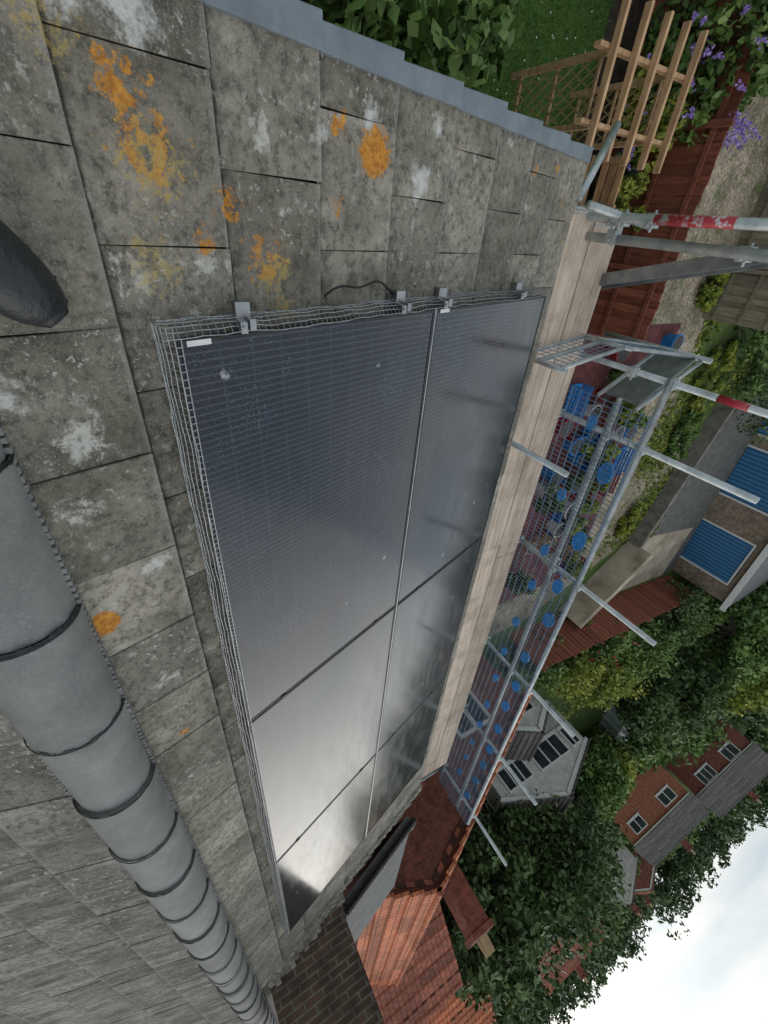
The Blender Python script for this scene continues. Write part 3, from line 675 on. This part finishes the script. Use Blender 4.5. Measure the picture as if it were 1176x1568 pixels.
to_obj('hillside_shrubs',Q,T,[L_mid])

# ================================================================= HOUSES
M_pot=simple('chimney_pot',(.35,.25,.13),(.5,.38,.22),9)
def ghouse(name,cx,cy,lx,ly,zb,ze,zr,wall,roof,rot=0,wins=(),over=.25,chim=None,axis='x',fas=None,ridge=.07,ft=.16):
    e=empty(name); e.location=P(cx,cy,0); e.location.z=0; e.rotation_euler=(0,0,math.radians(rot))
    hx,hy=lx/2,ly/2
    m=MB(); m.box(-hx,hx,-hy,hy,zb-1.5,ze)
    for s in (-1,1):
        m.poly([(s*hx,-hy,ze),(s*hx,hy,ze),(s*hx,0,zr-.03)] if axis=='x' else [(-hx,s*hy,ze),(hx,s*hy,ze),(0,s*hy,zr-.03)])
    m.build('walls',[wall],e)
    m=MB(); A,B=(hx,hy) if axis=='x' else (hy,hx)
    nco=max(6,int(B/.2)); sl=(zr-ze)/B
    for s in (-1,1):
        for k in range(nco):
            y0=(B+over)*k/nco; y1=(B+over)*(k+1)/nco+.02
            z0=zr-sl*y0;z1=zr-sl*y1
            xa=-A-over*.6; nn=max(1,int((2*A+1.2*over)/1.1)); wx=(2*A+1.2*over)/nn
            for c_ in range(nn):
                q=[(xa+c_*wx,s*y0,z0),(xa+(c_+1)*wx,s*y0,z0),(xa+(c_+1)*wx,s*y1,z1+.045),(xa+c_*wx,s*y1,z1+.045)]
                if s<0: q=q[::-1]
                if axis!='x': q=[(-b,a,c) for a,b,c in q]
                m.hexa([(a,b,c-.05) for a,b,c in q],q,0,random.random())
    n_=int(2*A/.35)
    for k in range(n_):
        a0_,a1_=-A-over*.6+k*(2*A+over*1.2)/n_,-A-over*.6+(k+1)*(2*A+over*1.2)/n_-.015
        pr=[(a0_,0,zr),(a1_,0,zr)]
        if axis!='x': pr=[(0,a,c) for a,b,c in pr]
        m.tube(pr[0],pr[1],ridge,8,0,random.random())
    m.build('roof',[roof],e)
    m=MB()
    for s in (-1,1):
        q=[(-A,s*(B+over*.6),ze-sl*over*.6-.12),(A,s*(B+over*.6),ze-sl*over*.6-.12)]
        if axis!='x': q=[(-b,a,c) for a,b,c in q]
        m.bar(q[0],q[1],.03,ft)
        for g_ in (-1,1):
            p0=(g_*(A+.03),0,zr-.16); p1=(g_*(A+.03),s*(B+over*.5),ze-.2)
            if axis!='x': p0=(p0[1],p0[0],p0[2]); p1=(p1[1],p1[0],p1[2])
            m.bar(p0,p1,.03,ft)
    m.build('fascias',[fas or M_white],e)
    m=MB()
    for (fc,u,z,w,h) in wins:
        ax=0 if fc in('-x','+x') else 1; sg=-1 if fc[0]=='-' else 1; pl=(hx if ax==0 else hy)*sg
        def bx(u0,u1,z0,z1,d0,d1,mi):
            lo,hi=sorted((pl+sg*d0,pl+sg*d1))
            if ax==0: m.box(lo,hi,u0,u1,z0,z1,mi)
            else: m.box(u0,u1,lo,hi,z0,z1,mi)
        bx(u-w/2,u+w/2,z,z+h,.004,.02,0); f=.07
        bx(u-w/2,u-w/2+f,z,z+h,.021,.06,1);bx(u+w/2-f,u+w/2,z,z+h,.021,.06,1)
        bx(u-w/2+f,u+w/2-f,z,z+f,.021,.06,1);bx(u-w/2+f,u+w/2-f,z+h-f,z+h,.021,.06,1)
        nm=max(1,int(w/.7))
        for k in range(1,nm+1): uu=u-w/2+w*k/(nm+1); bx(uu-.03,uu+.03,z+f,z+h-f,.021,.055,1)
        bx(u-w/2-.05,u+w/2+.05,z-.07,z-.01,.004,.1,1)
    if wins: m.build('windows',[M_glasswin,M_white],e)
    if chim:
        m=MB()
        for (x,y,zt) in chim:
            m.box(x-.35,x+.35,y-.25,y+.25,ze,zt); m.box(x-.4,x+.4,y-.3,y+.3,zt,zt+.12)
            for q in (-.17,.17): m.tube((x+q,y,zt+.12),(x+q,y,zt+.45),.1,10,1,.5,.08)
        m.build('chimney',[M_brick,M_pot],e)
    return e
e=empty('adjoining_house'); m=MB()
def NZ(y,o=0): return -.86-TS*y+o
m.hexa([(5.98,.72,NZ(.72,-.1)),(8.3,.72,NZ(.72,-.1)),(8.3,1.75,NZ(1.75,-.1)),(5.98,1.75,NZ(1.75,-.1))],[(5.98,.72,NZ(.72)),(8.3,.72,NZ(.72)),(8.3,1.75,NZ(1.75)),(5.98,1.75,NZ(1.75))])
m.build('felt_roof',[M_felt],e)
m=MB(); m.bar((5.93,.70,NZ(.70,.01)),(5.93,1.78,NZ(1.78,.01)),.07,.07); m.tube((5.86,.70,NZ(.70,.03)),(5.86,1.78,NZ(1.78,.03)),.025,8)
for y in np.linspace(.75,1.7,7): m.box(5.84,5.97,y,y+.02,NZ(y,.03),NZ(y,.052))
m.build('black_gutter',[M_black],e)
m=MB(); m.box(6.0,8.28,.75,1.72,G,NZ(1.72)-.1); m.build('walls',[M_brick],e)
ghouse('red_roofed_house',12.4,2.4,7.4,7.4,G,-2.75,-1.05,M_brick,M_clay,0,[('-x',2.3,-3.6,.9,.8),('-x',0,-3.6,.9,.8)],.25,[(1.0,1.7,-.65)],'x',M_clay2,.06,.07)
ghouse('red_roofed_house',16.8,1.2,3.2,5.5,G,-1.7,-.25,M_brick,M_clay2,0,[],.25,None,'y',M_clay2,.06,.07)
ghouse('brick_house',22.0,2.4,6.0,6.4,G,-.9,1.0,M_brick,M_clay,0,[('-x',1.6,-2.1,1.1,.9),('-x',-.6,-2.1,1.1,.9)],.3,[(0,0,1.6)],'y')
ghouse('rendered_house',21.4,11.5,6.0,5.0,G,-3.1,-2.0,M_render,M_slate,0,[('-x',-1.4,-4.2,1.4,.9),('-x',.6,-4.2,1.8,.95),('-x',2.0,-4.2,.6,.9),('-y',-1.2,-4.1,1.4,.8),('-y',1.0,-4.1,1.2,.8)],.2)
ghouse('garden_annexe',15.2,9.7,1.8,2.0,G,-4.0,-3.4,M_render,M_slate,0,[('-x',0,-4.9,1.0,.7)],.1)
ghouse('red_brick_house',36.0,27.6,6.4,5.4,-2.6,.7,2.0,brick('red_house_brick',(.40,.12,.065),(.46,.155,.085),(.36,.18,.12),2.0),M_slate,38,[('-x',-1.5,-.6,1.1,.8),('-x',1.4,-.6,1.2,.8),('-y',-1.5,-.6,1.1,.8),('-y',1.5,-.6,1.1,.8)],.3,[(2,0,2.7)],'y')
ghouse('gabled_house',44,25.5,6,5,TZ(44,25.5),1.3,2.8,M_render,M_slate,30,[('-x',0,.1,1.4,.9),('-y',0,.1,1.2,.9)],.3,[(1,0,3.4)])
ghouse('gabled_house',36,36.0,7,6,TZ(36,36),1.2,2.9,M_brick,M_slate,45,[('-x',-1.2,.0,1.4,.9),('-x',1.4,0,1.2,.9)],.3,[(1,0,3.5)],'y')
ghouse('gabled_house',52,32.0,7,6,TZ(52,32),2.0,3.6,M_brick,M_clay2,20,[('-x',0,.7,1.6,.9)],.3,[(1,0,4.2)])
ghouse('gabled_house',48,20.5,7,6,TZ(48,20.5),1.4,3.2,M_render,M_clay2,15,[('-x',0,.3,1.6,.9)],.3,[(1,0,3.9)],'y')
m=MB(); gx,gy2=22.8,20.6
for x in np.linspace(gx,gx+2.4,5):
    for y in (gy2,gy2+2.0): m.box(x-.03,x+.03,y-.03,y+.03,TZ(gx,gy2),-3.6)
    m.bar((x,gy2,-3.6),(x,gy2+1,-3.0),.05,.05); m.bar((x,gy2+2,-3.6),(x,gy2+1,-3.0),.05,.05)
for y,z in ((gy2,-3.6),(gy2+2,-3.6),(gy2+1,-3.0),(gy2,-4.6),(gy2+2,-4.6)): m.bar((gx,y,z),(gx+2.4,y,z),.05,.05)
gm=NT('greenhouse_glass').set((.35,.45,.45),.1)
m.poly([(gx,gy2+.01,-3.61),(gx+2.4,gy2+.01,-3.61),(gx+2.4,gy2+1,-3.02),(gx,gy2+1,-3.02)],1); m.poly([(gx+.01,gy2,-5.3),(gx+.01,gy2+2,-5.3),(gx+.01,gy2+2,-3.62),(gx+.01,gy2,-3.62)],1)
m.poly([(gx,gy2+.01,-5.3),(gx+2.4,gy2+.01,-5.3),(gx+2.4,gy2+.01,-3.62),(gx,gy2+.01,-3.62)],1)
m.build('greenhouse',[M_white,gm])

# ================================================================= LIGHT / SKY
sunv=Vector((.93,-.06,.30)).normalized()
el=math.asin(sunv.z); az=math.atan2(sunv.y,sunv.x)
w=bpy.data.worlds.new('World'); bpy.context.scene.world=w; w.use_nodes=True; nt=w.node_tree; nt.nodes.clear()
def N(typ,ins=None,**kw):
    nd=nt.nodes.new(typ)
    for k,v in kw.items(): setattr(nd,k,v)
    for k,v in (ins or {}).items():
        if isinstance(v,bpy.types.NodeSocket): nt.links.new(v,nd.inputs[k])
        else: nd.inputs[k].default_value=v
    return nd
sky=N('ShaderNodeTexSky',sky_type='NISHITA',sun_disc=False,sun_elevation=el,sun_rotation=math.pi/2-az)
tc=N('ShaderNodeTexCoord'); sep=N('ShaderNodeSeparateXYZ',{0:tc.outputs['Generated']})
zc_=N('ShaderNodeMath',{0:sep.outputs[2],1:.16},operation='ADD').outputs[0]; zc_=N('ShaderNodeMath',{0:zc_,1:.06},operation='MAXIMUM').outputs[0]
px=N('ShaderNodeMath',{0:sep.outputs[0],1:zc_},operation='DIVIDE').outputs[0]; py=N('ShaderNodeMath',{0:sep.outputs[1],1:zc_},operation='DIVIDE').outputs[0]
cv=N('ShaderNodeCombineXYZ',{0:px,1:py,2:0.0}).outputs[0]
nz=N('ShaderNodeTexNoise',{'Vector':cv,'Scale':1.5,'Detail':5.0,'Roughness':.5,'Distortion':.4}).outputs['Fac']
cr=N('ShaderNodeValToRGB',{0:nz}); cr.color_ramp.elements[0].position=.32; cr.color_ramp.elements[0].color=(.1,.1,.1,1); cr.color_ramp.elements[1].position=.64
gr_=N('ShaderNodeValToRGB',{0:sep.outputs[2]}); E=gr_.color_ramp.elements; E[0].position=0; E[0].color=(.90,.91,.90,1); E[1].position=1; E[1].color=(.58,.60,.63,1)
x_=E.new(.22); x_.color=(.85,.87,.87,1); x_=E.new(.5); x_.color=(.62,.65,.69,1)
sc_=N('ShaderNodeVectorMath',{0:gr_.outputs[0]},operation='SCALE'); sc_.inputs['Scale'].default_value=9.3
blue=N('ShaderNodeMix',data_type='RGBA'); nt.links.new(sky.outputs[0],blue.inputs[6]); blue.inputs[0].default_value=.9; blue.inputs[7].default_value=(4.6,5.8,6.7,1)
mx=N('ShaderNodeMix',data_type='RGBA'); nt.links.new(cr.outputs[0],mx.inputs[0]); nt.links.new(blue.outputs[2],mx.inputs[6]); nt.links.new(sc_.outputs[0],mx.inputs[7])
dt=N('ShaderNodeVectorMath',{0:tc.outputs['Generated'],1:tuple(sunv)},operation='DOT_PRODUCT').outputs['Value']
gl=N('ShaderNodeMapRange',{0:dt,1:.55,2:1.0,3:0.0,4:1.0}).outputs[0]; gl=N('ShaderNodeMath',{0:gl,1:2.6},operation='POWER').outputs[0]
gc=N('ShaderNodeVectorMath',{0:(13,11.9,10.0)},operation='SCALE'); nt.links.new(gl,gc.inputs['Scale'])  # warm sky glow around sunv, added to brighten reflections in the far panels
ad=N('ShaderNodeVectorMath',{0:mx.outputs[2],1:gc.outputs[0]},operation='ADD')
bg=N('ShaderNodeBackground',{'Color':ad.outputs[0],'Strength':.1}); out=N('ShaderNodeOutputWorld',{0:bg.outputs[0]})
sd_=bpy.data.lights.new('sun','SUN'); sd_.energy=.5; sd_.angle=math.radians(100); sd_.color=(1,.95,.88)
so=bpy.data.objects.new('sun',sd_); bpy.context.scene.collection.objects.link(so); so.rotation_euler=sunv.to_track_quat('Z','Y').to_euler(); so.location=(0,0,30)

# ================================================================= CAMERA
cd=bpy.data.cameras.new('camera'); cam=bpy.data.objects.new('camera',cd); bpy.context.scene.collection.objects.link(cam)
cd.sensor_fit='VERTICAL'; cd.sensor_height=36; cd.lens=650/1568*36; cd.clip_start=.02; cd.clip_end=2000
Xa=Vector((-.0764,.8222,.5641));Ya=Vector((.8608,-.2312,.4534));Ua=Vector((.5032,.5202,-.6901))
right=Vector((Xa.x,Ya.x,Ua.x)); down=Vector((Xa.y,Ya.y,Ua.y)); fwd=Vector((Xa.z,Ya.z,Ua.z))
R3=Matrix((right,-down,-fwd)).transposed(); q=R3.to_quaternion().normalized()
cam.matrix_world=Matrix.Translation(P(0,0,0))@q.to_matrix().to_4x4()
bpy.context.scene.camera=cam
s=bpy.context.scene; s.view_settings.view_transform='Standard'; s.view_settings.look='None'; s.view_settings.exposure=0
